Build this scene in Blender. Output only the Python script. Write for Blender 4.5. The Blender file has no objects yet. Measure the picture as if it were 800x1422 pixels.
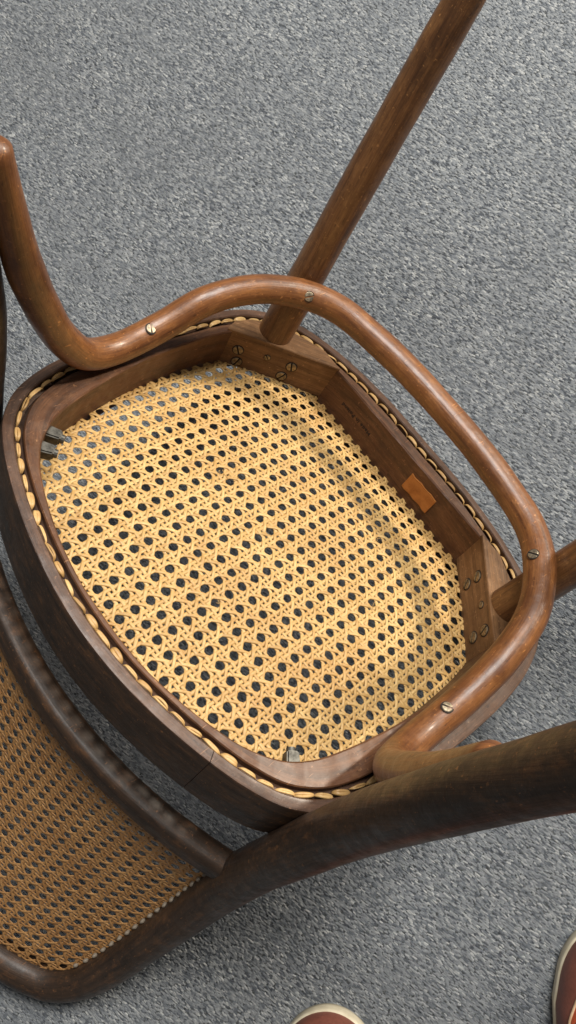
import bpy, math, random
import numpy as np
from mathutils import Matrix, Vector

random.seed(7)
rng = np.random.default_rng(7)
scene = bpy.context.scene
col = scene.collection

# ---------------------------------------------------------------- pose of the upturned chair
# chair-local frame (chair upside down): x = across the seat, y = towards the seat front,
# z = towards the feet.  It rests on the seat's front edge and on the top of its back.
TILT = math.radians(41.86)
LIFT = 0.1482
CH = Matrix.Translation((0, 0, LIFT)) @ Matrix.Rotation(-TILT, 4, 'X')

# ---------------------------------------------------------------- camera
CAM_LOC = (0.124, -0.3617, 0.4988)
CAM_R = ((0.612, 0.676, 0.410), (-0.764, 0.369, 0.529), (0.207, -0.637, 0.742))
cam = bpy.data.cameras.new('camera')
cam.sensor_fit = 'VERTICAL'
cam.sensor_height = 36.0
cam.lens = 36.0 * 1120 / 1422
cam.clip_start = 0.01
cam.clip_end = 60
camo = bpy.data.objects.new('camera', cam)
col.objects.link(camo)
Rm = Matrix(CAM_R)
q = Rm.transposed().to_quaternion()          # columns = camera axes in chair-local space
camo.matrix_world = CH @ (Matrix.Translation(CAM_LOC) @ q.to_matrix().to_4x4())
scene.camera = camo
CAMW = camo.matrix_world.copy()

# ---------------------------------------------------------------- world + lamps
world = bpy.data.worlds.new('World')
scene.world = world
world.use_nodes = True
bg = world.node_tree.nodes['Background']
bg.inputs['Color'].default_value = (1.0, 0.97, 0.93, 1)
bg.inputs['Strength'].default_value = 0.17

def area(name, loc, target, size, power, color, shape='DISK'):
    l = bpy.data.lights.new(name, 'AREA')
    l.shape = shape
    l.size = size
    l.energy = power
    l.color = color
    o = bpy.data.objects.new(name, l)
    col.objects.link(o)
    o.location = loc
    d = Vector(target) - Vector(loc)
    o.rotation_euler = d.to_track_quat('-Z', 'Y').to_euler()
    return o
area('spot_lamp', (0.30, 2.50, 1.06), (0, 0.05, 0.20), 0.25, 64, (1.0, 0.90, 0.75))
area('ceiling_lamp', (-0.35, 1.1, 1.85), (0, 0.05, 0), 0.9, 52, (1.0, 0.97, 0.92))

scene.view_settings.view_transform = 'Standard'
scene.view_settings.look = 'None'
scene.view_settings.gamma = 1.0
scene.view_settings.use_curve_mapping = False
scene.view_settings.exposure = 0.0

# ---------------------------------------------------------------- material helpers
class NT:
    def __init__(self, name):
        self.m = bpy.data.materials.new(name)
        self.m.use_nodes = True
        self.t = self.m.node_tree
        self.b = self.t.nodes['Principled BSDF']
    def n(self, typ, **kw):
        o = self.t.nodes.new(typ)
        for k, v in kw.items():
            if k.startswith('i_'):
                key = k[2:]
                key = int(key) if key.isdigit() else key.replace('_', ' ')
                o.inputs[key].default_value = v
            else:
                setattr(o, k, v)
        return o
    def l(self, a, b):
        self.t.links.new(a, b)
    def noise(self, vec, scale, detail=4, rough=0.55):
        o = self.n('ShaderNodeTexNoise')
        o.inputs['Scale'].default_value = scale
        o.inputs['Detail'].default_value = detail
        o.inputs['Roughness'].default_value = rough
        if vec is not None:
            self.l(vec, o.inputs['Vector'])
        return o.outputs['Fac']
    def ramp(self, fac, stops):
        o = self.n('ShaderNodeValToRGB')
        e = o.color_ramp.elements
        while len(e) < len(stops):
            e.new(0.5)
        for k, (p, c) in enumerate(stops):
            e[k].position = p
            e[k].color = (*c, 1) if len(c) == 3 else c
        self.l(fac, o.inputs['Fac'])
        return o.outputs['Color']
    def mix(self, fac, a, b, mode='MIX'):
        o = self.n('ShaderNodeMix', data_type='RGBA', blend_type=mode)
        for sock, v in ((o.inputs[0], fac), (o.inputs[6], a), (o.inputs[7], b)):
            if isinstance(v, (int, float)):
                sock.default_value = v
            elif isinstance(v, tuple):
                sock.default_value = (*v, 1)
            else:
                self.l(v, sock)
        return o.outputs[2]
    def mapping(self, vec, scale):
        o = self.n('ShaderNodeMapping')
        o.inputs['Scale'].default_value = scale
        self.l(vec, o.inputs['Vector'])
        return o.outputs['Vector']
    def bump(self, h, strength, dist=0.001, prev=None):
        o = self.n('ShaderNodeBump')
        o.inputs['Strength'].default_value = strength
        o.inputs['Distance'].default_value = dist
        self.l(h, o.inputs['Height'])
        if prev is not None:
            self.l(prev, o.inputs['Normal'])
        return o.outputs['Normal']
    def out(self, color=None, rough=None, normal=None, **kw):
        for sock, v in (('Base Color', color), ('Roughness', rough), ('Normal', normal)):
            if v is None:
                continue
            s = self.b.inputs[sock]
            if isinstance(v, (int, float)):
                s.default_value = v
            elif isinstance(v, tuple):
                s.default_value = (*v, 1)
            else:
                self.l(v, s)
        for k, v in kw.items():
            self.b.inputs[k.replace('_', ' ')].default_value = v
        return self.m

def wood(name, dark, mid, light, worn, wear=0.5, rough=(0.26, 0.5), spec=0.5, coat=0.25):
    N = NT(name)
    uv = N.n('ShaderNodeUVMap').outputs['UV']
    ob = N.n('ShaderNodeTexCoord').outputs['Object']
    fine = N.noise(N.mapping(uv, (26, 800, 1)), 1.0, 5, 0.65)
    band = N.noise(N.mapping(uv, (9, 150, 1)), 1.0, 5, 0.6)
    fleck = N.noise(N.mapping(uv, (120, 620, 1)), 1.0, 3, 0.6)
    c = N.ramp(band, [(0.30, dark), (0.48, mid), (0.70, light)])
    c = N.mix(N.ramp(fine, [(0.36, (0.55, 0.55, 0.55)), (0.58, (0, 0, 0))]), c, dark)
    blot = N.noise(N.mapping(uv, (55, 130, 1)), 1.0, 6, 0.72)
    c = N.mix(N.ramp(blot, [(0.46 + 0.1 * (1 - wear), (0, 0, 0)), (0.78, (0.6, 0.6, 0.6))]), c, worn)
    blot2 = N.noise(ob, 16, 5, 0.65)
    c = N.mix(N.ramp(blot2, [(0.34, (0.7, 0.7, 0.7)), (0.50, (0, 0, 0))]), c, dark)
    c = N.mix(N.ramp(fleck, [(0.28, (0.7, 0.7, 0.7)), (0.40, (0, 0, 0))]), c, tuple(0.4 * v for v in dark))
    c = N.mix(N.ramp(N.noise(ob, 330, 4, 0.7), [(0.62, (0, 0, 0)), (0.74, (0.6, 0.6, 0.6))]), c, tuple(min(1, 1.7 * v) for v in worn))
    scr = N.noise(N.mapping(ob, (900, 60, 240)), 1.0, 2, 0.5)
    c = N.mix(N.ramp(scr, [(0.70, (0, 0, 0)), (0.75, (0.45, 0.45, 0.45))]), c, tuple(min(1, 1.8 * v) for v in worn))
    r = N.n('ShaderNodeMapRange')
    N.l(N.noise(ob, 90, 6, 0.7), r.inputs[0])
    r.inputs[1].default_value = 0.32
    r.inputs[2].default_value = 0.68
    r.inputs[3].default_value = rough[0]
    r.inputs[4].default_value = rough[1]
    nb = N.bump(fine, 0.35, 0.0006)
    nb = N.bump(N.noise(ob, 150, 5, 0.65), 0.35, 0.0010, nb)
    nb = N.bump(N.noise(ob, 38, 2, 0.5), 0.35, 0.0025, nb)
    return N.out(c, r.outputs[0], nb, Specular_IOR_Level=spec, Coat_Weight=coat, Coat_Roughness=0.22)

M = {}
M['hoop'] = wood('stained_bentwood', (0.070, 0.023, 0.007), (0.185, 0.068, 0.019), (0.245, 0.097, 0.028), (0.38, 0.165, 0.050), 0.55, (0.30, 0.52), 0.5, 0.2)
M['leg'] = wood('turned_leg_wood', (0.060, 0.024, 0.008), (0.175, 0.075, 0.025), (0.25, 0.115, 0.039), (0.38, 0.185, 0.062), 0.5, (0.32, 0.55), 0.45, 0.15)
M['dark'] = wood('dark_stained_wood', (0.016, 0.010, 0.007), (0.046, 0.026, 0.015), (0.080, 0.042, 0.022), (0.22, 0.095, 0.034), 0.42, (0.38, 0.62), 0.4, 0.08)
M['rim'] = wood('outer_rail_wood', (0.034, 0.017, 0.010), (0.092, 0.045, 0.025), (0.130, 0.066, 0.037), (0.21, 0.11, 0.06), 0.35, (0.36, 0.62), 0.45, 0.1)
M['frame'] = wood('seat_rail_wood', (0.048, 0.020, 0.009), (0.118, 0.047, 0.019), (0.17, 0.072, 0.029), (0.26, 0.13, 0.06), 0.45, (0.4, 0.65), 0.4, 0.05)
M['block'] = wood('corner_block_wood', (0.085, 0.040, 0.016), (0.21, 0.105, 0.043), (0.30, 0.155, 0.066), (0.38, 0.21, 0.10), 0.4, (0.45, 0.7), 0.35, 0.0)

def cane_mat(name, a, b, dk, uvs=False):
    N = NT(name)
    isl = N.n('ShaderNodeNewGeometry').outputs['Random Per Island']
    ob = N.n('ShaderNodeTexCoord').outputs['Object']
    c = N.ramp(isl, [(0.0, tuple(.78 * x for x in a)), (0.12, a), (0.55, tuple((x + y) / 2 for x, y in zip(a, b))), (1.0, b)])
    c = N.mix(N.ramp(N.noise(ob, 14, 5, 0.65), [(0.45, (0, 0, 0)), (0.75, (0.55, 0.55, 0.55))]), c, dk)
    c = N.mix(N.ramp(N.noise(ob, 160, 4, 0.65), [(0.50, (0, 0, 0)), (0.75, (0.6, 0.6, 0.6))]), c, dk)
    c = N.mix(N.ramp(N.noise(ob, 800, 3, 0.6), [(0.58, (0, 0, 0)), (0.72, (0.5, 0.5, 0.5))]), c, dk)
    if uvs:
        uv = N.n('ShaderNodeUVMap').outputs['UV']
        fib = N.noise(N.mapping(uv, (45, 2600, 1)), 1.0, 3, 0.6)
        c = N.mix(N.ramp(fib, [(0.40, (0.55, 0.55, 0.55)), (0.56, (0, 0, 0))]), c, dk)
        nb = N.bump(fib, 0.5, 0.0004)
    else:
        nb = N.bump(N.noise(ob, 1500, 2, 0.5), 0.25, 0.0003)
    return N.out(c, 0.45, nb, Specular_IOR_Level=0.4, Coat_Weight=0.05, Coat_Roughness=0.3)
M['cane'] = cane_mat('seat_cane', (0.55, 0.355, 0.130), (0.69, 0.48, 0.202), (0.35, 0.175, 0.050), True)
M['cane_back'] = cane_mat('aged_back_cane', (0.46, 0.235, 0.082), (0.58, 0.325, 0.125), (0.24, 0.105, 0.034), True)
M['stitch'] = cane_mat('binding_cane', (0.46, 0.28, 0.105), (0.68, 0.455, 0.195), (0.28, 0.125, 0.04))
_t = M['stitch'].node_tree
_oi = _t.nodes.new('ShaderNodeObjectInfo')
for _l in list(_t.links):
    if _l.from_socket.name == 'Random Per Island':
        _t.links.new(_oi.outputs['Random'], _l.to_socket)

def metal(name, colr, rough, scale):
    N = NT(name)
    ob = N.n('ShaderNodeTexCoord').outputs['Object']
    f = N.noise(ob, scale, 4, 0.6)
    c = N.mix(N.ramp(f, [(0.42, (0, 0, 0)), (0.65, (0.8, 0.8, 0.8))]), colr, tuple(0.3 * v for v in colr))
    return N.out(c, rough, N.bump(f, 0.3, 0.0004), Metallic=0.9)
M['brass'] = metal('tarnished_screw_metal', (0.40, 0.31, 0.20), 0.5, 500)
M['bright'] = metal('bright_screw_metal', (0.42, 0.35, 0.25), 0.5, 500)
M['slot_dark'] = NT('screw_slot_dark').out((0.012, 0.008, 0.006), 0.8)  # near-black for the slot and the ring round each screw head
M['iron'] = metal('dull_iron', (0.15, 0.145, 0.13), 0.55, 300)

# ---------------------------------------------------------------- mesh helpers
def new_obj(name, me, mat, parent):
    o = bpy.data.objects.new(name, me)
    if mat is not None and not me.materials:
        me.materials.append(mat)
    col.objects.link(o)
    if parent is not None:
        o.parent = parent
    return o

def make_mesh(name, verts, faces, uvs=None, smooth=True):
    me = bpy.data.meshes.new(name)
    me.from_pydata([tuple(map(float, v)) for v in verts], [], [tuple(int(i) for i in f) for f in faces])
    if smooth:
        me.polygons.foreach_set('use_smooth', [True] * len(me.polygons))
    if uvs is not None:
        lay = me.uv_layers.new(name='UVMap')
        li = np.empty(len(me.loops), dtype=np.int32)
        me.loops.foreach_get('vertex_index', li)
        lay.data.foreach_set('uv', np.asarray(uvs, dtype=np.float32)[li].ravel())
    me.validate()
    me.update()
    return me

def fast_mesh(name, V, F, smooth=True):
    """V (n,3), F (m,4) quads"""
    me = bpy.data.meshes.new(name)
    me.vertices.add(len(V))
    me.vertices.foreach_set('co', V.astype(np.float32).ravel())
    k = F.shape[1]
    me.loops.add(F.size)
    me.loops.foreach_set('vertex_index', F.astype(np.int32).ravel())
    me.polygons.add(len(F))
    me.polygons.foreach_set('loop_start', np.arange(0, F.size, k, dtype=np.int32))
    me.polygons.foreach_set('loop_total', np.full(len(F), k, dtype=np.int32))
    me.polygons.foreach_set('use_smooth', np.full(len(F), smooth))
    me.update(calc_edges=True)
    me.validate()
    return me

def catmull(P, per=10, closed=False):
    P = np.asarray(P, float)
    n = len(P)
    out = []
    rngi = range(n) if closed else range(n - 1)
    for i in rngi:
        p1, p2 = P[i], P[(i + 1) % n]
        p0 = P[(i - 1) % n] if (closed or i > 0) else 2 * p1 - p2
        p3 = P[(i + 2) % n] if (closed or i + 2 < n) else 2 * p2 - p1
        d1 = max(np.linalg.norm((p1 - p0)[:3]), 1e-9) ** 0.5
        d2 = max(np.linalg.norm((p2 - p1)[:3]), 1e-9) ** 0.5
        d3 = max(np.linalg.norm((p3 - p2)[:3]), 1e-9) ** 0.5
        m1 = (p2 - p1) + d2 * ((p1 - p0) / d1 - (p2 - p0) / (d1 + d2))
        m2 = (p2 - p1) + d2 * ((p3 - p2) / d3 - (p3 - p1) / (d2 + d3))
        for t in np.linspace(0, 1, per, endpoint=False):
            t2, t3 = t * t, t * t * t
            out.append((2 * t3 - 3 * t2 + 1) * p1 + (t3 - 2 * t2 + t) * m1 + (-2 * t3 + 3 * t2) * p2 + (t3 - t2) * m2)
    if not closed:
        out.append(P[-1])
    return np.array(out)

def wob(s, ph, amp):
    return 1 + amp * (np.sin(s * 23 + ph) + 0.6 * np.sin(s * 61 + 2.1 * ph) + 0.4 * np.sin(s * 140 + 3.7 * ph))

def sweep(name, path, ra, rb=None, up=(0, 0, 1), nseg=22, wobble=0.012, cap=True, power=2.0):
    """tube along path (n,3); ra/rb half sizes across (binormal / up direction)"""
    path = np.asarray(path, float)
    n = len(path)
    ra = np.broadcast_to(np.asarray(ra, float), (n,))
    rb = ra if rb is None else np.broadcast_to(np.asarray(rb, float), (n,))
    T = np.gradient(path, axis=0)
    T /= np.linalg.norm(T, axis=1)[:, None]
    s = np.concatenate([[0], np.cumsum(np.linalg.norm(np.diff(path, axis=0), axis=1))])
    U = np.asarray(up, float)
    u = U - T[0] * (U @ T[0])
    u /= np.linalg.norm(u)
    verts, uvs, faces = [], [], []
    ph = random.uniform(0, 6)
    rings = []
    for k in range(n):
        u = u - T[k] * (u @ T[k])
        u /= np.linalg.norm(u)
        b = np.cross(T[k], u)
        rings.append((path[k], b.copy(), u.copy(), ra[k], rb[k], s[k]))
    if cap:
        def capr(r0, sgn, Tk):
            c, b, uu, a, bb, ss = r0
            res = []
            m = min(a, bb) * 0.55
            for f in (1.0, 0.75, 0.4, 0.12):
                res.append((c + Tk * sgn * m * (1 - f ** 1.6), b, uu, a * (f ** 0.45 if f < 1 else 1) * (0.999 if f == 1 else 0.97), bb * (f ** 0.45 if f < 1 else 1) * 0.97, ss + sgn * m * (1 - f)))
            return res[1:]
        head = capr(rings[0], -1, T[0])[::-1]
        tail = capr(rings[-1], 1, T[-1])
        rings = head + rings + tail
    ang = np.linspace(0, 2 * math.pi, nseg + 1)
    for (c, b, uu, a, bb, ss) in rings:
        w = wob(ss, ph, wobble)
        for t in ang:
            ct, st = math.cos(t), math.sin(t)
            ex = 2.0 / power
            x = a * w * math.copysign(abs(ct) ** ex, ct)
            y = bb * w * math.copysign(abs(st) ** ex, st)
            verts.append(c + b * x + uu * y)
            uvs.append((ss, t * (a + bb) / 2))
    m = nseg + 1
    for k in range(len(rings) - 1):
        for j in range(nseg):
            faces.append((k * m + j, k * m + j + 1, (k + 1) * m + j + 1, (k + 1) * m + j))
    for k in (0, len(rings) - 1):
        ci = len(verts)
        verts.append(rings[k][0])
        uvs.append((rings[k][5], 0))
        for j in range(nseg):
            a, b = k * m + j, k * m + j + 1
            faces.append((ci, b, a) if k == 0 else (ci, a, b))
    # weld the seam column
    me = make_mesh(name, verts, faces, uvs)
    import bmesh
    bm = bmesh.new()
    bm.from_mesh(me)
    bmesh.ops.remove_doubles(bm, verts=bm.verts, dist=1e-6)
    bmesh.ops.recalc_face_normals(bm, faces=bm.faces)
    bm.to_mesh(me)
    bm.free()
    return me

def tag(o, label=None, cat=None, group=None, kind=None):
    if label: o['label'] = label
    if cat: o['category'] = cat
    if group: o['group'] = group
    if kind: o['kind'] = kind
    return o

# ================================================================ the floor
N = NT('grey_carpet_base')
ob = N.n('ShaderNodeTexCoord').outputs['Object']
c = N.ramp(N.noise(ob, 330, 4, 0.7), [(0.32, (0.045, 0.050, 0.058)), (0.5, (0.13, 0.138, 0.142)), (0.68, (0.30, 0.31, 0.305))])
M['carpet_base'] = N.out(c, 0.95, N.bump(N.noise(ob, 330, 4, 0.7), 0.9, 0.004), Specular_IOR_Level=0.1)
N = NT('grey_carpet_yarn')
isl = N.n('ShaderNodeNewGeometry').outputs['Random Per Island']
ob = N.n('ShaderNodeTexCoord').outputs['Object']
c = N.ramp(isl, [(0.0, (0.060, 0.068, 0.085)), (0.14, (0.14, 0.157, 0.180)), (0.30, (0.225, 0.245, 0.265)), (0.6, (0.29, 0.308, 0.322)), (0.86, (0.36, 0.375, 0.38)), (1.0, (0.56, 0.57, 0.56))])
big = N.noise(ob, 9, 4, 0.6)
c = N.mix(N.ramp(big, [(0.35, (0.45, 0.45, 0.45)), (0.6, (0, 0, 0))]), c, (0.22, 0.235, 0.25))
c = N.mix(N.ramp(N.noise(ob, 1300, 2, 0.6), [(0.35, (0.4, 0.4, 0.4)), (0.6, (0, 0, 0))]), c, (0.17, 0.18, 0.195))
M['carpet'] = N.out(c, 0.9, N.bump(N.noise(ob, 1600, 2, 0.6), 0.5, 0.0008), Specular_IOR_Level=0.12, Sheen_Weight=0.15)

S = 7.0
me = make_mesh('carpet', [(-S, -S, 0), (S, -S, 0), (S, S, 0), (-S, S, 0)], [(0, 1, 2, 3)], smooth=False)
tag(new_obj('carpet', me, M['carpet_base'], None), kind='structure')

# yarn loops of the carpet, laid in slanting ribs
rx = np.array((CAMW.col[0][0], CAMW.col[0][1]))
ux = np.array((CAMW.col[1][0], CAMW.col[1][1]))
d1 = rx * 1.0 - ux * 0.75
d1 /= np.linalg.norm(d1)
d2 = np.array((-d1[1], d1[0]))
LP, WP = 0.0031, 0.00155
HX, HY = 1.0, 1.05
gi = np.arange(-int(2 / LP), int(2 / LP))
gj = np.arange(-int(2 / WP), int(2 / WP))
GI, GJ = np.meshgrid(gi, gj, indexing='ij')
a = (GI + 0.5 * (GJ % 2)) * LP
b = GJ * WP
a = (a + rng.normal(0, 0.0010, a.shape)).ravel()
b = (b + rng.normal(0, 0.0003, b.shape)).ravel()
px = d1[0] * a + d2[0] * b - 0.08
py = d1[1] * a + d2[1] * b + 0.06
rn, un = rx / np.linalg.norm(rx), ux / np.linalg.norm(ux)
keep = (np.abs((px + 0.085) * rn[0] + (py - 0.065) * rn[1]) < 0.47) & (np.abs((px + 0.085) * un[0] + (py - 0.065) * un[1]) < 0.70)
px, py = px[keep], py[keep]
n = len(px)
yaw = math.atan2(d1[1], d1[0]) + rng.normal(0, 0.13, n)
Lh = 0.0021 * rng.uniform(0.7, 1.3, n)
Wh = 0.00082 * rng.uniform(0.8, 1.25, n)
Hh = 0.0017 * rng.uniform(0.6, 1.3, n)
cx, sx = np.cos(yaw), np.sin(yaw)
prof = [(-1, -0.8, 0), (-1, 0.8, 0), (1, -0.8, 0), (1, 0.8, 0), (-0.5, 0, 1.0), (0.6, 0, 0.85)]
V = np.zeros((n, 6, 3))
for k, (l, w, h) in enumerate(prof):
    V[:, k, 0] = px + cx * l * Lh - sx * w * Wh
    V[:, k, 1] = py + sx * l * Lh + cx * w * Wh
    V[:, k, 2] = h * Hh + 0.0003
Ft = np.array([(0, 2, 5), (0, 5, 4), (3, 1, 4), (3, 4, 5), (1, 0, 4), (2, 3, 5)])
F = (np.arange(n)[:, None, None] * 6 + Ft[None]).reshape(-1, 3)
pile = new_obj('carpet_pile', fast_mesh('carpet_pile', V.reshape(-1, 3), F), M['carpet'], None)
tag(pile, 'short grey flecked carpet yarn covering the floor', 'carpet', kind='stuff')

# ================================================================ the chair
chair = bpy.data.objects.new('bentwood_chair', None)
col.objects.link(chair)
chair.empty_display_size = 0.1
chair.matrix_world = CH
tag(chair, 'dark bentwood chair with caned seat and back, turned upside down on the grey carpet', 'chair')

H = 0.042          # underside of the seat rail
ZT = -0.012        # sitting side of the rail
OUT = [(0, .211), (.05, .2105), (.09, .206), (.12, .199), (.148, .188), (.17, .171), (.186, .147), (.194, .115), (.197, .07),
       (.197, .02), (.195, -.03), (.190, -.065), (.178, -.097), (.16, -.1175), (.138, -.1305), (.114, -.140), (.088, -.148),
       (.06, -.1545), (.03, -.159), (0, -.1605)]
INN = [(0, .184), (.05, .184), (.085, .1838), (.11, .183), (.135, .1775), (.152, .165), (.163, .145), (.170, .118), (.1730, .09), (.1732, .06),
       (.171, .02), (.165, -.02), (.157, -.055), (.148, -.082), (.136, -.1), (.118, -.114), (.1, -.1225), (.07, -.1325),
       (.035, -.1395), (0, -.1412)]
CY = 0.03
# the photo's right-hand side of the frame bulges a little more than the left one
OUT_R = [(0, .211), (.05, .2105), (.09, .2065), (.12, .2005), (.148, .1915), (.172, .1775), (.1915, .156), (.2025, .124), (.2070, .086),
         (.2065, .045), (.2030, 0), (.1975, -.04), (.190, -.07)] + OUT[12:]
def polar(half, right=None):
    pts = (right or half) + [(-x, y) for x, y in half[-2:0:-1]]
    P = catmull(pts, 14, True)
    th = np.unwrap(np.arctan2(P[:, 0], P[:, 1] - CY))       # clockwise from the front
    r = np.hypot(P[:, 0], P[:, 1] - CY)
    th = np.mod(th, 2 * math.pi)
    o = np.argsort(th)
    th, r = th[o], r[o]
    th = np.concatenate([th - 2 * math.pi, th, th + 2 * math.pi])
    r = np.concatenate([r, r, r])
    return lambda t: np.interp(t, th, r)
rO, rI = polar(OUT, OUT_R), polar(INN)
def ring_pt(t, d):
    """point at angle t, distance d inwards from the outer edge along the ray"""
    r = rO(t) - d
    return np.array((np.sin(t) * r, CY + np.cos(t) * r))

def seat_ring(name, t0, t1, n, prof, mat, closed, wall=None):
    """prof(t) -> list of (radius, z); swept round the seat"""
    ts = np.linspace(t0, t1, n + 1)
    verts, uvs, faces = [], [], []
    s = 0
    last = None
    for t in ts:
        pr = prof(t)
        r0 = pr[0][0]
        p = np.array((math.sin(t) * r0, math.cos(t) * r0))
        if last is not None:
            s += np.linalg.norm(p - last)
        last = p
        v = 0
        for k, (r, z) in enumerate(pr):
            if k:
                v += math.hypot(r - pr[k - 1][0], z - pr[k - 1][1])
            verts.append((math.sin(t) * r, CY + math.cos(t) * r, z))
            uvs.append((s, v))
    m = len(prof(ts[0]))
    for i in range(n):
        for k in range(m):
            k2 = (k + 1) % m
            faces.append((i * m + k, i * m + k2, (i + 1) * m + k2, (i + 1) * m + k))
    if not closed:
        faces.append(tuple(range(m))[::-1])
        faces.append(tuple(n * m + k for k in range(m)))
    me = make_mesh(name, verts, faces, uvs, smooth=True)
    import bmesh
    bm = bmesh.new(); bm.from_mesh(me)
    if closed:
        bmesh.ops.remove_doubles(bm, verts=bm.verts, dist=1e-6)
    bmesh.ops.recalc_face_normals(bm, faces=bm.faces)
    for e in bm.edges:
        if len(e.link_faces) == 2 and e.calc_face_angle(0) > 0.6:
            e.smooth = False
    bm.to_mesh(me); bm.free()
    o = new_obj(name, me, mat, chair)
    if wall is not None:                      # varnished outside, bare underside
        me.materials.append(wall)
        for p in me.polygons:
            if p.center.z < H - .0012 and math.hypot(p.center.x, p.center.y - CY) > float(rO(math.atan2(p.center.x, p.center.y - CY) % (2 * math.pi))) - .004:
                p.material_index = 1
    return o

def jag(t, a, ph):
    return a * (math.sin(t * 31 + ph) + 0.7 * math.sin(t * 77 + 2 * ph) + 0.5 * math.sin(t * 190 + 5 * ph))

G0, G1 = 0.0082, 0.0150      # binding groove, distance from the outer edge
def gin(t):                  # the bulging side carries a wider rim outside the groove
    a_ = (t % (2 * math.pi)) - 1.45
    return .0075 * math.exp(-(a_ / .42) ** 2)
def outer_prof(t):
    R = float(rO(t)); e = jag(t, 0.0001, 1.0); G0_ = G0 + gin(t); G1_ = G1 + gin(t)
    return [(R + .001, ZT + .003), (R + .0013 + e, .005), (R, H - .0014), (R - .0004, H - .0004), (R - .0016, H + e), (R - G0_ + .0009, H + jag(t, .00012, 3)),
            (R - G0_, H - .0009), (R - G0_ - .0004, H - .0075), (R - G1_, H - .0078), (R - G1_ - .002, H - .0085), (R - G1_ - .002, ZT + .004), (R - .012, ZT), (R - .003, ZT)]
def inner_prof(t):
    R = float(rO(t)); Ri = float(rI(t)); G1_ = G1 + gin(t)
    h = H - .0016 + jag(t, .00012, 2)
    return [(R - G1_, H - .011), (R - G1_, h - .0009), (R - G1_ - .0008, h), (Ri + .0012, h), (Ri, h - .0011 + jag(t, .0002, 4)), (Ri - .0005, .015), (Ri - .0002, ZT + .004), (Ri + .003, ZT + .001), (R - G1_ - .001, ZT + .001)]
TJ = 2.57                    # scarf joint in the outer rail, by the back
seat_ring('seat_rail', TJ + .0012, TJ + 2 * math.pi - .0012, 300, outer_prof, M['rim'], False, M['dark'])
seat_ring('inner_rail', 0, 2 * math.pi, 300, inner_prof, M['frame'], True)

# ---------------- cane webbing
def ribbons(name, strands, width, thick, mat, parent):
    """strands: list of (pos(n,3), nrm(n,3)); closed flat-oval ribbons joined into one mesh"""
    cs = [(-1.0, -.25), (-.80, .34), (0, .5), (.80, .34), (1.0, -.25), (0, -.5)]
    Vs, Fs, Us, off = [], [], [], 0
    for P, Nn in strands:
        k = len(P)
        if k < 3:
            continue
        T = np.gradient(P, axis=0)
        T /= np.linalg.norm(T, axis=1)[:, None] + 1e-12
        B = np.cross(T, Nn)
        B /= np.linalg.norm(B, axis=1)[:, None] + 1e-12
        s = np.arange(k)
        w = width * rng.uniform(0.86, 1.08) * (1 + 0.03 * np.sin(s * 0.35 + rng.uniform(0, 6)))
        V = np.stack([P + B * (w * 0.5 * a)[:, None] + Nn * (thick * b) for a, b in cs], 1)
        Vs.append(V.reshape(-1, 3))
        i = np.arange(k - 1)[:, None] * 6
        j = np.arange(6)[None]
        j2 = (j + 1) % 6
        Fs.append(np.stack([i + j, i + 6 + j, i + 6 + j2, i + j2], -1).reshape(-1, 4) + off)
        off += k * 6
        ss = np.concatenate([[0], np.cumsum(np.linalg.norm(np.diff(P, axis=0), axis=1))]) + rng.uniform(0, 50)
        vv = np.array([a * width * .5 for a, b in cs]) + rng.uniform(0, 5)
        Us.append(np.stack(np.broadcast_arrays(ss[:, None], vv[None]), -1).reshape(-1, 2))
    me = fast_mesh(name, np.concatenate(Vs), np.concatenate(Fs))
    lay = me.uv_layers.new(name='UVMap')
    li = np.empty(len(me.loops), dtype=np.int32)
    me.loops.foreach_get('vertex_index', li)
    lay.data.foreach_set('uv', np.concatenate(Us).astype(np.float32)[li].ravel())
    o = new_obj(name, me, mat, parent)
    tag(o, kind='stuff')
    return o

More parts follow.
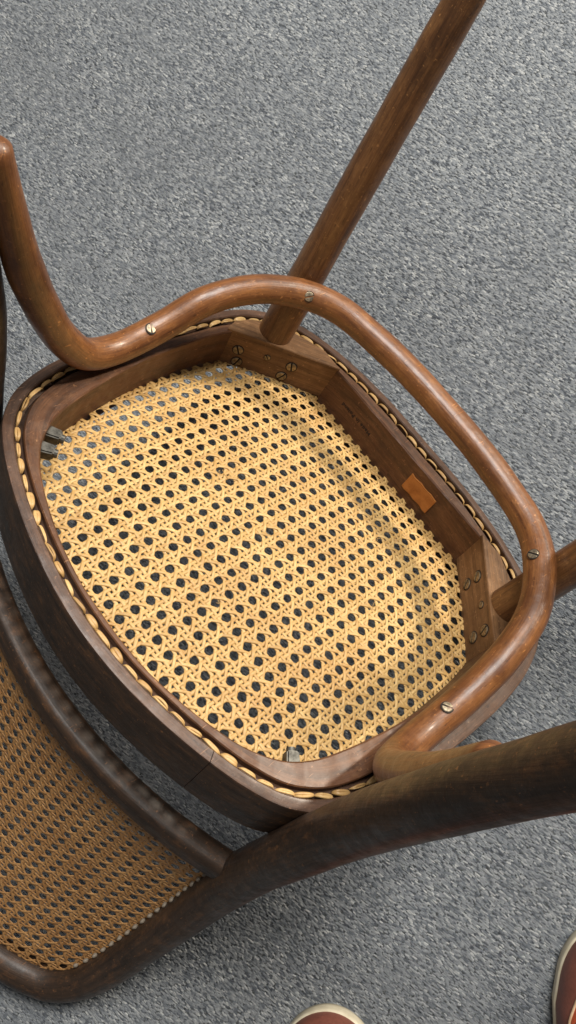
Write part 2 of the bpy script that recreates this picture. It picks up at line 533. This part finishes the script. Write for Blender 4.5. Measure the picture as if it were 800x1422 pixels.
def weave(P, ext, origin, surf, inside, amp):
    """six-way caning in (u,v); surf(u,v)->(pos,nrm); inside(u,v)->mask; returns strands"""
    out = []
    nmax = int(ext / P) + 2
    st = P / 9
    e = 0.145 * P
    def emit(u, v, z):
        m = inside(u + origin[0], v + origin[1])
        if not m.any():
            return
        idx = np.flatnonzero(m)
        for run in np.split(idx, np.flatnonzero(np.diff(idx) > 1) + 1):
            if len(run) < 4:
                continue
            pos, nr = surf(u[run] + origin[0], v[run] + origin[1])
            out.append((pos + nr * z[run][:, None], nr))
    t = np.arange(-ext, ext, st)
    for k in range(-nmax, nmax + 1):
        for sgn in (0, 1):
            off = k * P + (e if sgn else -e)
            jit = rng.normal(0, 0.014 * P) + 0.02 * P * np.sin(t / P * 0.37 + rng.uniform(0, 6))
            # crossings of the opposite pair lie at t = mP -+ e with alternating height
            ph = np.where(np.mod(t / P + 0.5, 1.0) - 0.5 > 0, 1.0, -1.0)
            env = np.cos(np.pi * np.clip(np.abs(np.mod(t / P + .5, 1.0) - .5) / .5, 0, 1)) * .5 + .5
            hz = 0.55 * amp * np.sin(2 * np.pi * np.mod(t / P + .5, 1.0) + np.pi) * (1 if sgn else -1) * env ** 0.3
            emit(np.full_like(t, off) + jit, t, -hz)
            jit = rng.normal(0, 0.014 * P) + 0.02 * P * np.sin(t / P * 0.41 + rng.uniform(0, 6))
            emit(t, np.full_like(t, off) + jit, hz)
    t = np.arange(-1.5 * ext, 1.5 * ext, st * 1.2)
    for k in range(-2 * nmax, 2 * nmax + 1):
        for d in (0, 1):
            # d=0: u - v = (k+.5)P ; d=1: u + v = (k+.5)P ; t = v
            u = (t + (k + .5) * P) if d == 0 else (-t + (k + .5) * P)
            # at v = (m+.5)P, u = integer -> over/under the u-const pair
            z = amp * 1.05 * np.cos(2 * np.pi * (t / P - .5)) * (1 if d == 0 else -1)
            jit = 0.012 * P * np.sin(t / P * 0.33 + rng.uniform(0, 6)) + rng.normal(0, 0.008 * P)
            emit(u + jit, t, z)
    return out

PITCH = 0.013
J0 = 1.3 * PITCH
SAG = 0.0150
def seat_surf(u, v):
    # v = across (x), u = front-back (y) ; sagging towards the underside after years of sitting
    x, y = v, u
    sx_ = np.clip(1 - (x / .185) ** 2, 0, 1)
    sy_ = np.clip(1 - ((y - .02) / .163) ** 2, 0, 1)
    z = SAG * (sx_ * sy_) ** 0.8
    p = np.stack([x, y, z], 1)
    g = 1e-4
    zx = (SAG * (np.clip(1 - ((x + g) / .185) ** 2, 0, 1) * sy_) ** .8 - z) / g
    zy = (SAG * (sx_ * np.clip(1 - ((y + g - .02) / .163) ** 2, 0, 1)) ** .8 - z) / g
    nr = np.stack([-np.clip(zx, -.4, .4), -np.clip(zy, -.4, .4), np.ones_like(x)], 1)
    return p, nr / np.linalg.norm(nr, axis=1)[:, None]
def seat_inside(u, v):
    r = np.hypot(v, u - CY)
    t = np.mod(np.arctan2(v, u - CY), 2 * math.pi)
    return r < rI(t) + 0.006
# hole centres sit on the lattice (i, j): the pairs run half a pitch off
strands = weave(PITCH, 0.34, (PITCH / 2, PITCH / 2 - J0), seat_surf, seat_inside, 0.00075)
ribbons('seat_cane_webbing', strands, 0.00285, 0.00090, M['cane'], chair)
frays = []
for (fx, fy, n_f) in ((-.075, .055, 5), (-.062, .028, 4), (.02, -.06, 2), (.09, .06, 2), (-.12, -.03, 2), (.05, .11, 2), (.115, -.05, 2)):
    for _ in range(n_f):
        an = rng.uniform(0, 6.28)
        ln = rng.uniform(.004, .009)
        t_ = np.linspace(0, 1, 7)
        x_ = fx + rng.normal(0, .004) + np.cos(an + t_ * rng.normal(0, .8)) * ln * t_
        y_ = fy + rng.normal(0, .004) + np.sin(an + t_ * rng.normal(0, .8)) * ln * t_
        p_, n__ = seat_surf(y_, x_)
        frays.append((p_ + n__ * (.0010 + .0035 * t_ ** 2)[:, None], n__))
ribbons('cane_splinters', frays, 0.00045, 0.0003, M['cane'], chair)

# ---------------- corner blocks and front legs
def corner_block(sx):
    poly = [(.0975, .1850), (.1745, .1080), (.1790, .1200), (.1765, .1360), (.1680, .1520), (.1530, .1670), (.1380, .1765), (.1200, .1860)]
    zb, zt = .0030, H + .0002
    verts, uvs, faces = [], [], []
    m = len(poly)
    for z in (zb, zt - .0008, zt):
        for k, (x, y) in enumerate(poly):
            ins = .0007 if z == zt else 0
            verts.append((sx * (x - ins * 0 + (ins * .7 if k < 2 else 0)), y + (ins * .7 if k < 2 else 0), z))
            uvs.append(((x - y) * .7, z + (x + y) * .7))
    for l in (0, 1):
        for k in range(m):
            k2 = (k + 1) % m
            faces.append((l * m + k, l * m + k2, (l + 1) * m + k2, (l + 1) * m + k))
    faces.append(tuple(range(2 * m, 3 * m)))
    faces.append(tuple(range(m))[::-1])
    me = make_mesh('corner_block', verts, faces, uvs, smooth=False)
    import bmesh
    bm = bmesh.new(); bm.from_mesh(me)
    bmesh.ops.recalc_face_normals(bm, faces=bm.faces)
    bm.to_mesh(me); bm.free()
    return new_obj('corner_block', me, M['block'], chair)

def screw_mesh(name, r, h):
    """slotted domed head: two half discs standing on a recessed disc"""
    verts, faces = [], []
    g = r * 0.17
    for sgn in (1, -1):
        b0 = len(verts)
        a0 = math.asin(g / r)
        angs = np.linspace(a0, math.pi - a0, 9)
        for rr, z in ((r, 0), (r, h * .45), (r * .9, h * .8), (r * .5, h)):
            for t in angs:
                x, y = rr * math.cos(t), max(rr * math.sin(t), g)
                verts.append((sgn * x, sgn * y, z))
        for k in range(3):
            for j in range(8):
                faces.append((b0 + k * 9 + j, b0 + k * 9 + j + 1, b0 + (k + 1) * 9 + j + 1, b0 + (k + 1) * 9 + j))
        faces.append(tuple(b0 + 27 + j for j in range(9)))
        faces.append(tuple(b0 + k * 9 for k in range(4)) + tuple(b0 + k * 9 + 8 for k in (3, 2, 1, 0)))
    b0 = len(verts)
    nhead = len(faces)
    for j in range(16):
        t = 2 * math.pi * j / 16
        verts.append((r * 1.20 * math.cos(t), r * 1.16 * math.sin(t), 0.00012))
    faces.append(tuple(b0 + j for j in range(16)))
    for j in range(16):
        t = 2 * math.pi * j / 16
        verts.append((r * .98 * math.cos(t), r * .98 * math.sin(t), -h))
    for j in range(16):
        j2 = (j + 1) % 16
        faces.append((b0 + 16 + j, b0 + 16 + j2, b0 + j2, b0 + j))
    me = make_mesh(name, verts, faces, smooth=False)
    for p in me.polygons[nhead:]:
        p.material_index = 1
    return me
scr_big = screw_mesh('screw', .0047, .0012); scr_big.materials.append(M['brass']); scr_big.materials.append(M['slot_dark'])
scr_small = screw_mesh('screw_small', .0029, .0008); scr_small.materials.append(M['brass']); scr_small.materials.append(M['slot_dark'])
scr_hoop = screw_mesh('hoop_screw', .0039, .0010); scr_hoop.materials.append(M['bright']); scr_hoop.materials.append(M['slot_dark'])

def screw(me, pos, nrm, spin, parent):
    o = bpy.data.objects.new('screw', me)
    col.objects.link(o)
    o.parent = parent
    qt = Vector(nrm).to_track_quat('Z', 'Y')
    o.matrix_local = Matrix.Translation(pos) @ qt.to_matrix().to_4x4() @ Matrix.Rotation(spin, 4, 'Z')
    return o

for sx in (-1, 1):
    blk = corner_block(sx)
    nrm = Vector((-sx, -1, 0)).normalized()
    def on(xy, z):      # point on the diagonal face, measured by its x
        return Vector((sx * xy, .2825 - xy, z)) + nrm * .0002
    if sx < 0:
        lst = [(.1626, .0228, 0, 2.1), (.1600, .0095, 0, 1.3), (.1436, .0262, 1, 2.3), (.1265, .0255, 0, 1.9), (.1292, .0112, 0, 1.1)]
    else:
        lst = [(.1226, .0300, 0, 2.5), (.1222, .0150, 0, 2.2), (.1424, .0310, 1, 2.6), (.1593, .0315, 0, 2.0), (.1587, .0160, 0, 2.6)]
    for x, z, sm, sp in lst:
        screw(scr_small if sm else scr_big, on(x, z), nrm, sp, blk)
    path = catmull([(sx * .1552, .1500, .034), (sx * .1580, .1550, .07), (sx * .1605, .1590, .11), (sx * .163, .162, .2), (sx * .1655, .1665, .33), (sx * .167, .1705, .425)], 14)
    s = np.linspace(0, 1, len(path))
    rad = np.interp(s, [0, .03, .25, .6, 1], [.0150, .0155, .0157, .0142, .0115])
    new_obj('front_leg', sweep('front_leg', path, rad, nseg=28), M['leg'], chair)

# ---------------- stretcher hoop, one bent rod
half = [(0, .179, .103), (.045, .1775, .103), (.083, .172, .103), (.118, .161, .104), (.1425, .1395, .104), (.1625, .103, .101),
        (.1745, .064, .088), (.1785, .025, .0645), (.1790, -.012, .0536), (.1790, -.040, .0575), (.1792, -.066, .082), (.1800, -.090, .119),
        (.1815, -.110, .158), (.1830, -.1245, .195), (.1848, -.1400, .238)]
right = half[:4] + [(.1430, .1410, .104), (.1665, .1060, .099), (.1775, .0680, .086), (.1815, .0300, .066), (.1810, -.0100, .0540), (.1802, -.0400, .0578)] + half[10:-1] + [(.1846, -.1365, .238)]
pts = [(-x, y, z) for x, y, z in half[:0:-1]] + right
path = catmull(pts, 9)
hr = np.full(len(path), .0119)
zz = path[:, 2]
yy = path[:, 1]
hr = np.where((yy < -.05) & (zz > .15), .0119 - .0026 * np.clip((zz - .15) / .09, 0, 1), hr)
hoop = new_obj('stretcher_hoop', sweep('stretcher_hoop', path, hr, nseg=26, wobble=.018, up=(1, 0, 0)), M['hoop'], chair)
cl = np.array(CAM_LOC)
for sx in (-1, 1):
    for target, spin in (((sx * .1425, .1395, .104), 0.5 if sx < 0 else 1.0), ((.1812, .010, .0582), 1.6) if sx > 0 else ((-.1788, .014, .0600), 1.6)):
        t = np.array(target)
        d = cl - t
        # screws go straight through the rod into the leg / the rail
        n_ = np.array((-sx * .6, -.55, .58)) if target[1] > .1 else np.array((-sx * .30, -.12, .95))
        n_ /= np.linalg.norm(n_)
        screw(scr_hoop, Vector(t + n_ * .0118), Vector(n_), spin, hoop)

# ---------------- rear legs, back stiles and top rail: one bent rod
bh = [(.1905, -.2000, .430), (.1882, -.1690, .308), (.1862, -.1440, .200), (.1870, -.1190, .100), (.1855, -.1140, .030), (.1835, -.1125, -.050),
      (.1840, -.1150, -.120), (.1860, -.1280, -.190), (.1870, -.1460, -.250), (.1865, -.1660, -.300), (.1815, -.1820, -.334),
      (.1690, -.1970, -.354), (.1500, -.2090, -.3625), (.1200, -.2220, -.3660), (.0600, -.2380, -.3670), (0, -.2430, -.3670)]
br = [.0118, .0131, .0150, .0166, .0172, .0172, .0174, .0168, .0164, .0162, .0160, .0158, .0156, .0154, .0152, .0152]
P4 = [(*p, r) for p, r in zip(bh, br)]
P4 = P4 + [(-x - .009 * min(1, max(0, (z + .05) / .12)), y - .003 * min(1, max(0, (z + .05) / .12)), z, r) for x, y, z, r in P4[-2::-1]]
p4 = catmull(P4, 12)
back = new_obj('back_frame', sweep('back_frame', p4[:, :3], p4[:, 3], nseg=28, up=(1, 0, 0)), M['dark'], chair)

xs = np.linspace(-.179, .179, 61)
lp = np.stack([xs, -.1535 + 1.28 * xs ** 2, np.full_like(xs, -.088)], 1)
new_obj('lower_back_rail', sweep('lower_back_rail', lp, .0105, .0135, up=(0, 0, 1), nseg=28, power=3.2, wobble=.01), M['dark'], chair)

# caned back: curved across, leaning with the stiles
ST = catmull(bh[5:11], 20)
def yst(z):
    o = np.argsort(ST[:, 2])
    return np.interp(z, np.concatenate([[-.40], ST[o, 2]]), np.concatenate([[-.2105], ST[o, 1]]))
KC = 1.42
gx = np.linspace(-.22, .22, 400)
gs = np.concatenate([[0], np.cumsum(np.hypot(np.diff(gx), 2 * KC * (gx[1:] + gx[:-1]) / 2 * np.diff(gx)))])
gs -= np.interp(0, gx, gs)
gz = np.linspace(-.03, -.40, 400)
gv = np.concatenate([[0], np.cumsum(np.hypot(np.diff(gz), np.diff(yst(gz))))])
bx = np.array([p[0] for p in p4[:, :3]])
poly = np.array([(p[0], p[2]) for p in p4[:, :3] if p[2] < -.088])
def inpoly(x, z):
    c = np.zeros(len(x), bool)
    j = len(poly) - 1
    for i in range(len(poly)):
        xi, zi = poly[i]; xj, zj = poly[j]
        if zi != zj:
            c ^= ((zi > z) != (zj > z)) & (x < (xj - xi) * (z - zi) / (zj - zi) + xi)
        j = i
    return c
def uv2xz(u, v):
    return np.interp(u, gs, gx), np.interp(v, gv, gz)
def back_surf(u, v):
    x, z = uv2xz(u, v)
    y = yst(z) - KC * (.186 ** 2 - x ** 2) + .003
    d = (yst(z + .002) - yst(z - .002)) / .004
    nr = np.stack([2 * KC * x, -np.ones_like(x), d], 1)
    return np.stack([x, y, z], 1), nr / np.linalg.norm(nr, axis=1)[:, None]
def back_inside(u, v):
    x, z = uv2xz(u, v)
    return inpoly(x, z) & (z < -.09) & (np.abs(x) < .182)
strands = weave(0.0124, 0.42, (0, .02), back_surf, back_inside, 0.00042)
ribbons('back_cane_webbing', strands, 0.00245, 0.00060, M['cane_back'], chair)

# ---------------- cane binding on the underside of the rail
def stitch_mesh(k):
    r = random.Random(k)
    verts, faces = [], []
    n = 11
    for side in (-1, 1):
        L = .0068 * r.uniform(.92, 1.06)
        W = .00105 * r.uniform(.8, 1.25)
        hh = .0016 * r.uniform(.6, 1.3)
        gap = side * .00098 * r.uniform(.7, 1.2)
        slew = r.uniform(-.0004, .0004)
        off = len(verts)
        for i in range(n):
            t = -1 + 2 * i / (n - 1)
            w = W * (.55 + .45 * (1 - t * t) ** .5)
            z0 = -.0030 + .0026 * (1 - abs(t) ** 7) + hh * (1 - t * t) * .55
            cy_ = gap * (1 - .75 * t * t) + slew * t
            roll = side * .10
            for c_, dz in ((-1, -.0004), (-.6, .0001), (.2, .00025), (1, -.0003), (0, -.0009)):
                verts.append((t * L, cy_ + c_ * w, z0 + dz - roll * c_ * w))
        for i in range(n - 1):
            for j in range(5):
                j2 = (j + 1) % 5
                faces.append((off + i * 5 + j, off + (i + 1) * 5 + j, off + (i + 1) * 5 + j2, off + i * 5 + j2))
        faces.append(tuple(off + j for j in range(5)))
        faces.append(tuple(off + (n - 1) * 5 + j for j in range(4, -1, -1)))
    me = make_mesh('cane_stitch', verts, faces)
    me.materials.append(M['stitch'])
    return me
st_me = [stitch_mesh(k) for k in range(9)]
ts = np.linspace(0, 2 * math.pi, 3000)
gm = np.array([ring_pt(t, .0106 + gin(t)) for t in ts])
sl = np.concatenate([[0], np.cumsum(np.linalg.norm(np.diff(gm, axis=0), axis=1))])
nst = int(round(sl[-1] / .0135))
for k in range(nst):
    s0 = (k + .5) * sl[-1] / nst + random.gauss(0, .0003)
    s0 = s0 % sl[-1]
    p = np.array([np.interp(s0, sl, gm[:, 0]), np.interp(s0, sl, gm[:, 1])])
    p2 = np.array([np.interp(min(s0 + .002, sl[-1]), sl, gm[:, 0]), np.interp(min(s0 + .002, sl[-1]), sl, gm[:, 1])])
    d = p2 - p
    o = bpy.data.objects.new('cane_stitch', st_me[k % 9 if k % 4 else random.randrange(9)])
    col.objects.link(o)
    o.parent = chair
    o.matrix_local = Matrix.Translation((p[0], p[1], H - .0022 + random.gauss(0, .0004))) @ Matrix.Rotation(math.atan2(d[1], d[0]) + random.gauss(0, .09), 4, 'Z') @ Matrix.Rotation(random.gauss(0, .25), 4, 'X') @ Matrix.Diagonal((random.uniform(.92, 1.12), random.uniform(.7, 1.3), random.uniform(.8, 1.1), 1))

# ---------------- cane loops showing along the back stiles
def bead_mesh(k):
    r = random.Random(40 + k)
    verts, faces = [], []
    n, m = 9, 6
    for j in range(m + 1):
        ph = math.pi * j / m
        for i in range(n):
            t = 2 * math.pi * i / n
            e = 1 + .12 * math.sin(3 * t + k)
            verts.append((.0019 * e * math.sin(ph) * math.cos(t), .0028 * math.sin(ph) * math.sin(t), .0021 * math.cos(ph)))
    for j in range(m):
        for i in range(n):
            faces.append((j * n + i, (j + 1) * n + i, (j + 1) * n + (i + 1) % n, j * n + (i + 1) % n))
    me = make_mesh('cane_peg', verts, faces)
    me.materials.append(M['peg'])
    return me
M['peg'] = cane_mat('grey_peg_cane', (0.20, 0.165, 0.125), (0.32, 0.27, 0.21), (0.10, 0.07, 0.05))
pg = [bead_mesh(k) for k in range(3)]
for sx in (-1, 1):
    z = -.112
    k = 0
    while z > -.325:
        stx = float(np.interp(z, [-.334, -.3, -.25, -.19, -.12, -.05], [.1815, .1865, .187, .186, .184, .1835]))
        y = float(yst(z))
        o = bpy.data.objects.new('cane_peg', pg[k % 3])
        col.objects.link(o)
        o.parent = chair
        o.matrix_local = Matrix.Translation((sx * (stx - .0160), y - .0075, z)) @ Matrix.Rotation(random.uniform(-.3, .3), 4, 'Z')
        z -= .0122
        k += 1

# ---------------- iron bolts inside the rear corners
def bolt_mesh(k):
    import bmesh
    bm = bmesh.new()
    bmesh.ops.create_cube(bm, size=1)
    bmesh.ops.scale(bm, vec=(.0100, .0105, .0120), verts=bm.verts)
    for v in bm.verts:
        if v.co.z > 0:
            v.co.x *= .86; v.co.y *= .86
    bmesh.ops.bevel(bm, geom=list(bm.edges), offset=.0011, segments=2, affect='EDGES')
    r = bmesh.ops.create_cone(bm, cap_ends=True, segments=14, radius1=.0034, radius2=.0031, depth=.004)
    bmesh.ops.translate(bm, vec=(0, 0, .0065), verts=r['verts'])
    r = bmesh.ops.create_cone(bm, cap_ends=True, segments=18, radius1=.0075, radius2=.0072, depth=.0012)
    bmesh.ops.translate(bm, vec=(0, 0, -.0050), verts=r['verts'])
    me = bpy.data.meshes.new('bolt')
    bm.to_mesh(me); bm.free()
    me.materials.append(M['iron'])
    return me
bm_ = bolt_mesh(0)
for (x, y, z) in ((-.1475, -.0925, .0285), (-.1365, -.1040, .0285), (.1475, -.0940, .0270)):
    t = math.atan2(x, y - CY)
    r = float(rI(t % (2 * math.pi)))
    nv = Vector((-math.sin(t), -math.cos(t), .05)).normalized()
    o = bpy.data.objects.new('bolt', bm_)
    col.objects.link(o)
    o.parent = chair
    o.matrix_local = Matrix.Translation((math.sin(t) * r, CY + math.cos(t) * r, z)) @ Matrix.Translation(nv * .004) @ nv.to_track_quat('Z', 'Y').to_matrix().to_4x4()

# ---------------- paper label and ink stamp on the front rail
N = NT('orange_paper')
ob = N.n('ShaderNodeTexCoord').outputs['Object']
c = N.ramp(N.noise(ob, 130, 4, 0.65), [(0.3, (0.30, 0.105, 0.024)), (0.6, (0.44, 0.17, 0.042)), (0.8, (0.36, 0.15, 0.05))])
M['paper'] = N.out(c, 0.75, N.bump(N.noise(ob, 300, 3), 0.3, 0.0005), Specular_IOR_Level=0.2)
N = NT('stamp_ink')
ob = N.n('ShaderNodeTexCoord').outputs['Object']
c = N.ramp(N.noise(ob, 900, 3), [(0.4, (0.012, 0.007, 0.005)), (0.7, (0.05, 0.022, 0.011))])
M['ink'] = N.out(c, 0.7)
n_ = 8
verts, faces = [], []
for i in range(n_ + 1):
    x = .0172 + (.0500 - .0172) * i / n_
    for z in (.0108, .0290):
        t = math.atan2(x, .1838 - CY)
        yb = CY + math.cos(t) * float(rI(t))
        zz_ = z + .0006 * math.sin(i * 1.9 + z * 300)
        verts += [(x, yb - .0016 - .0003 * math.sin(i), zz_), (x, yb + .0004, zz_)]
for i in range(n_):
    a = i * 4
    faces += [(a, a + 2, a + 6, a + 4), (a + 1, a + 5, a + 7, a + 3), (a, a + 4, a + 5, a + 1), (a + 2, a + 3, a + 7, a + 6)]
faces += [(0, 1, 3, 2), (n_ * 4, n_ * 4 + 2, n_ * 4 + 3, n_ * 4 + 1)]
new_obj('paper_label', make_mesh('paper_label', verts, faces, smooth=False), M['paper'], chair)

cu = bpy.data.curves.new('stamp', 'FONT')
cu.body = 'Made in Poland'
cu.size = .01
cu.extrude = .0003
cu.offset = .00022
cu.space_character = 1.08
to = bpy.data.objects.new('stamp_tmp', cu)
col.objects.link(to)
bpy.context.view_layer.update()
me = bpy.data.meshes.new_from_object(to.evaluated_get(bpy.context.evaluated_depsgraph_get()))
bpy.data.objects.remove(to)
bpy.data.curves.remove(cu)
co = np.empty(len(me.vertices) * 3, dtype=np.float32)
me.vertices.foreach_get('co', co)
co = co.reshape(-1, 3)
w = co[:, 0].max()
k = .0395 / w
new = np.stack([-.0362 - co[:, 0] * k, np.zeros(len(co)), .0215 - co[:, 1] * k * .85], 1)
ang_ = np.arctan2(new[:, 0], .1838 - CY)
yb = CY + np.cos(ang_) * np.array([float(rI(a_ % (2 * math.pi))) for a_ in ang_])
new[:, 1] = yb - .0003 - .0005 * (co[:, 2] > 0)
me.vertices.foreach_set('co', new.astype(np.float32).ravel())
me.update()
me.materials.clear()
so = new_obj('stamp_lettering', me, M['ink'], chair)
so['label'] = 'faded ink stamp reading Made in Poland'

# ================================================================ shoes of the person standing by
def leather(name, a, b):
    N = NT(name)
    ob = N.n('ShaderNodeTexCoord').outputs['Object']
    c = N.ramp(N.noise(ob, 24, 5, 0.6), [(0.3, a), (0.7, b)])
    c = N.mix(N.ramp(N.noise(ob, 500, 3, 0.6), [(0.45, (0, 0, 0)), (0.7, (0.35, 0.35, 0.35))]), c, tuple(.5 * v for v in a))
    return N.out(c, 0.5, N.bump(N.noise(ob, 700, 3, 0.6), 0.3, 0.0006), Specular_IOR_Level=0.4)
M['sh_brown'] = leather('brown_leather', (0.15, 0.048, 0.034), (0.23, 0.080, 0.054))
M['sh_red'] = leather('red_suede', (0.34, 0.052, 0.020), (0.48, 0.095, 0.034))
N = NT('off_white_rubber')
ob = N.n('ShaderNodeTexCoord').outputs['Object']
c = N.ramp(N.noise(ob, 60, 4), [(0.35, (0.50, 0.44, 0.31)), (0.65, (0.66, 0.60, 0.46))])
M['rubber'] = N.out(c, 0.55)
N = NT('cream_thread')
ob = N.n('ShaderNodeTexCoord').outputs['Object']
c = N.ramp(N.noise(ob, 200, 3), [(0.35, (0.42, 0.27, 0.16)), (0.65, (0.55, 0.38, 0.24))])
M['thread'] = N.out(c, 0.8)

def halfw(t, side):
    """half width of the sole at t (0 heel .. 1 toe); side +1 outer, -1 inner"""
    k = np.array([0, .03, .10, .25, .45, .62, .75, .86, .93, .97, .99, 1.0])
    o = np.array([.0, .018, .031, .034, .037, .046, .050, .045, .035, .024, .014, .0])
    i = np.array([.0, .018, .030, .031, .030, .039, .045, .043, .035, .024, .014, .0])
    c = o if side > 0 else i
    if t > .80:
        return float(np.interp(.80, k, c)) * max(0.0, 1 - ((t - .80) / .20) ** 2.2) ** .5
    return float(np.interp(t, k, c))

def shoe(name, loc, rot, side, label):
    root = bpy.data.objects.new(name, None)
    col.objects.link(root)
    root.location = loc
    root.rotation_euler = (0, 0, rot)
    root.empty_display_size = .1
    tag(root, label, 'shoe', 'pair of red-brown shoes')
    L = .285
    tt = 0.5 - 0.5 * np.cos(np.linspace(0, math.pi, 49))
    def y_(t): return (t - 1) * L              # toe at the origin, pointing +y
    outline = [(side * halfw(t, 1), y_(t)) for t in tt] + [(-side * halfw(t, -1), y_(t)) for t in tt[-2:0:-1]]
    m = len(outline)
    verts, faces = [], []
    lev = [(.0015, .90), (.003, .98), (.008, .995), (.015, 1.0), (.0175, .985)]
    cy = -L * .45
    for z, f in lev:
        for x, y in outline:
            verts.append((x * f, cy + (y - cy) * (1 - (1 - f) * .35), z))
    for l in range(len(lev) - 1):
        for k in range(m):
            k2 = (k + 1) % m
            faces.append((l * m + k, l * m + k2, (l + 1) * m + k2, (l + 1) * m + k))
    faces.append(tuple(range(m))[::-1]); faces.append(tuple((len(lev) - 1) * m + k for k in range(m)))
    new_obj('sole', make_mesh('sole', verts, faces), M['rubber'], root)
    # upper: arched cross sections, open at the ankle
    def height(t):
        return float(np.interp(t, [0, .06, .2, .36, .46, .58, .72, .86, .94, .98, 1], [.065, .088, .092, .088, .092, .080, .062, .052, .045, .038, .026]))
    nv = 21
    verts, faces = [], []
    ut = list(tt)
    for t in ut:
        wo, wi, hh = halfw(t, 1) * .965, halfw(t, -1) * .965, height(t)
        for j in range(nv):
            a = math.pi * j / (nv - 1)
            c_, s_ = math.cos(a), math.sin(a)
            x = (side * wo if c_ > 0 else side * wi) * math.copysign(abs(c_) ** .75, c_)
            z = .016 + (hh - .016) * abs(s_) ** .62
            verts.append((x, y_(t) * .99 - .0015, max(z, .0165)))
    def opening(i, j):
        t = ut[i]
        return .10 < t < .44 and 7 <= j < nv - 8
    for i in range(len(ut) - 1):
        for j in range(nv - 1):
            if opening(i, j):
                continue
            a = i * nv + j
            faces.append((a, a + 1, a + nv + 1, a + nv))
    up = new_obj('upper', make_mesh('upper', verts, faces), M['sh_brown'], root)
    V = np.array(verts).reshape(len(ut), nv, 3)
    # raised vamp panel down the middle of the foot, edged with thread
    def surfp(t, a):
        i = np.interp(t, ut, np.arange(len(ut)))
        j = a / math.pi * (nv - 1)
        i0, j0 = int(min(i, len(ut) - 2)), int(min(j, nv - 2))
        fi, fj = i - i0, j - j0
        return (V[i0, j0] * (1 - fi) * (1 - fj) + V[i0 + 1, j0] * fi * (1 - fj) + V[i0, j0 + 1] * (1 - fi) * fj + V[i0 + 1, j0 + 1] * fi * fj)
    edge = []
    for k in range(41):
        u = -1 + 2 * k / 40
        t = .52 + .385 * (1 - abs(u) ** 3.2)
        a = math.pi / 2 + u * 1.28
        p = surfp(t, a); c0 = np.array((0, p[1], .01)); d = p - c0
        edge.append(c0 + d * 1.012)
    new_obj('seam_piping', sweep('seam_piping', catmull(edge, 2), .0011, nseg=8, wobble=.05), M['thread'], root)
    pv, pf = [], []
    nu, na = 16, 15
    for iu in range(nu):
        for ia in range(na):
            u = -1 + 2 * ia / (na - 1)
            te = .52 + .385 * (1 - abs(u) ** 3.2)
            t = .50 + (te - .50) * iu / (nu - 1)
            p = surfp(t, math.pi / 2 + u * 1.28); c0 = np.array((0, p[1], .01))
            pv.append(c0 + (p - c0) * 1.010)
    for iu in range(nu - 1):
        for ia in range(na - 1):
            a = iu * na + ia
            pf.append((a, a + 1, a + na + 1, a + na))
    new_obj('vamp_panel', make_mesh('vamp_panel', pv, pf), M['sh_red'], root)
    for k in range(4):
        t = .50 + .055 * k
        lace = []
        for q_ in range(9):
            u = -1 + 2 * q_ / 8
            p = surfp(t + .018 * u * (1 if k % 2 else -1), math.pi / 2 + u * .5); c0 = np.array((0, p[1], .01))
            lace.append(c0 + (p - c0) * 1.045)
        new_obj('lace', sweep('lace', catmull(lace, 2), .0022, .0011, nseg=8), M['thread'], root)
    return root

def floor_at(x, y, z=0.0):
    """photo pixel -> point on the floor (800 x 1422 picture)"""
    d = CAMW.to_3x3() @ Vector(((x - 400) / 1120, -(y - 711) / 1120, -1))
    o = CAMW.translation
    s_ = (z - o.z) / d.z
    return o + d * s_
upv = math.atan2(ux[1], ux[0]) - math.pi / 2       # heading of 'away from the person' on the floor
L0 = floor_at(448, 1404, .02)
R0 = floor_at(862, 1284, .02)
shoe('shoe', (L0.x, L0.y, 0), upv + math.radians(8), -1, 'red-brown shoe of which only the off-white edged toe tip shows')
shoe('shoe', (R0.x, R0.y, 0), upv + math.radians(-8), 1, 'red-brown shoe with a red front panel and pale sole edge')
print('camera height', CAMW.translation, 'L0', L0, 'R0', R0, 'tufts', n)

# rest check: lowest points of the front edge and of the back must both lie on the floor
zmin = {}
for nm in ('seat_rail', 'back_frame'):
    o_ = bpy.data.objects[nm]
    zmin[nm] = min((CH @ v.co).z for v in o_.data.vertices)
print('REST', zmin)
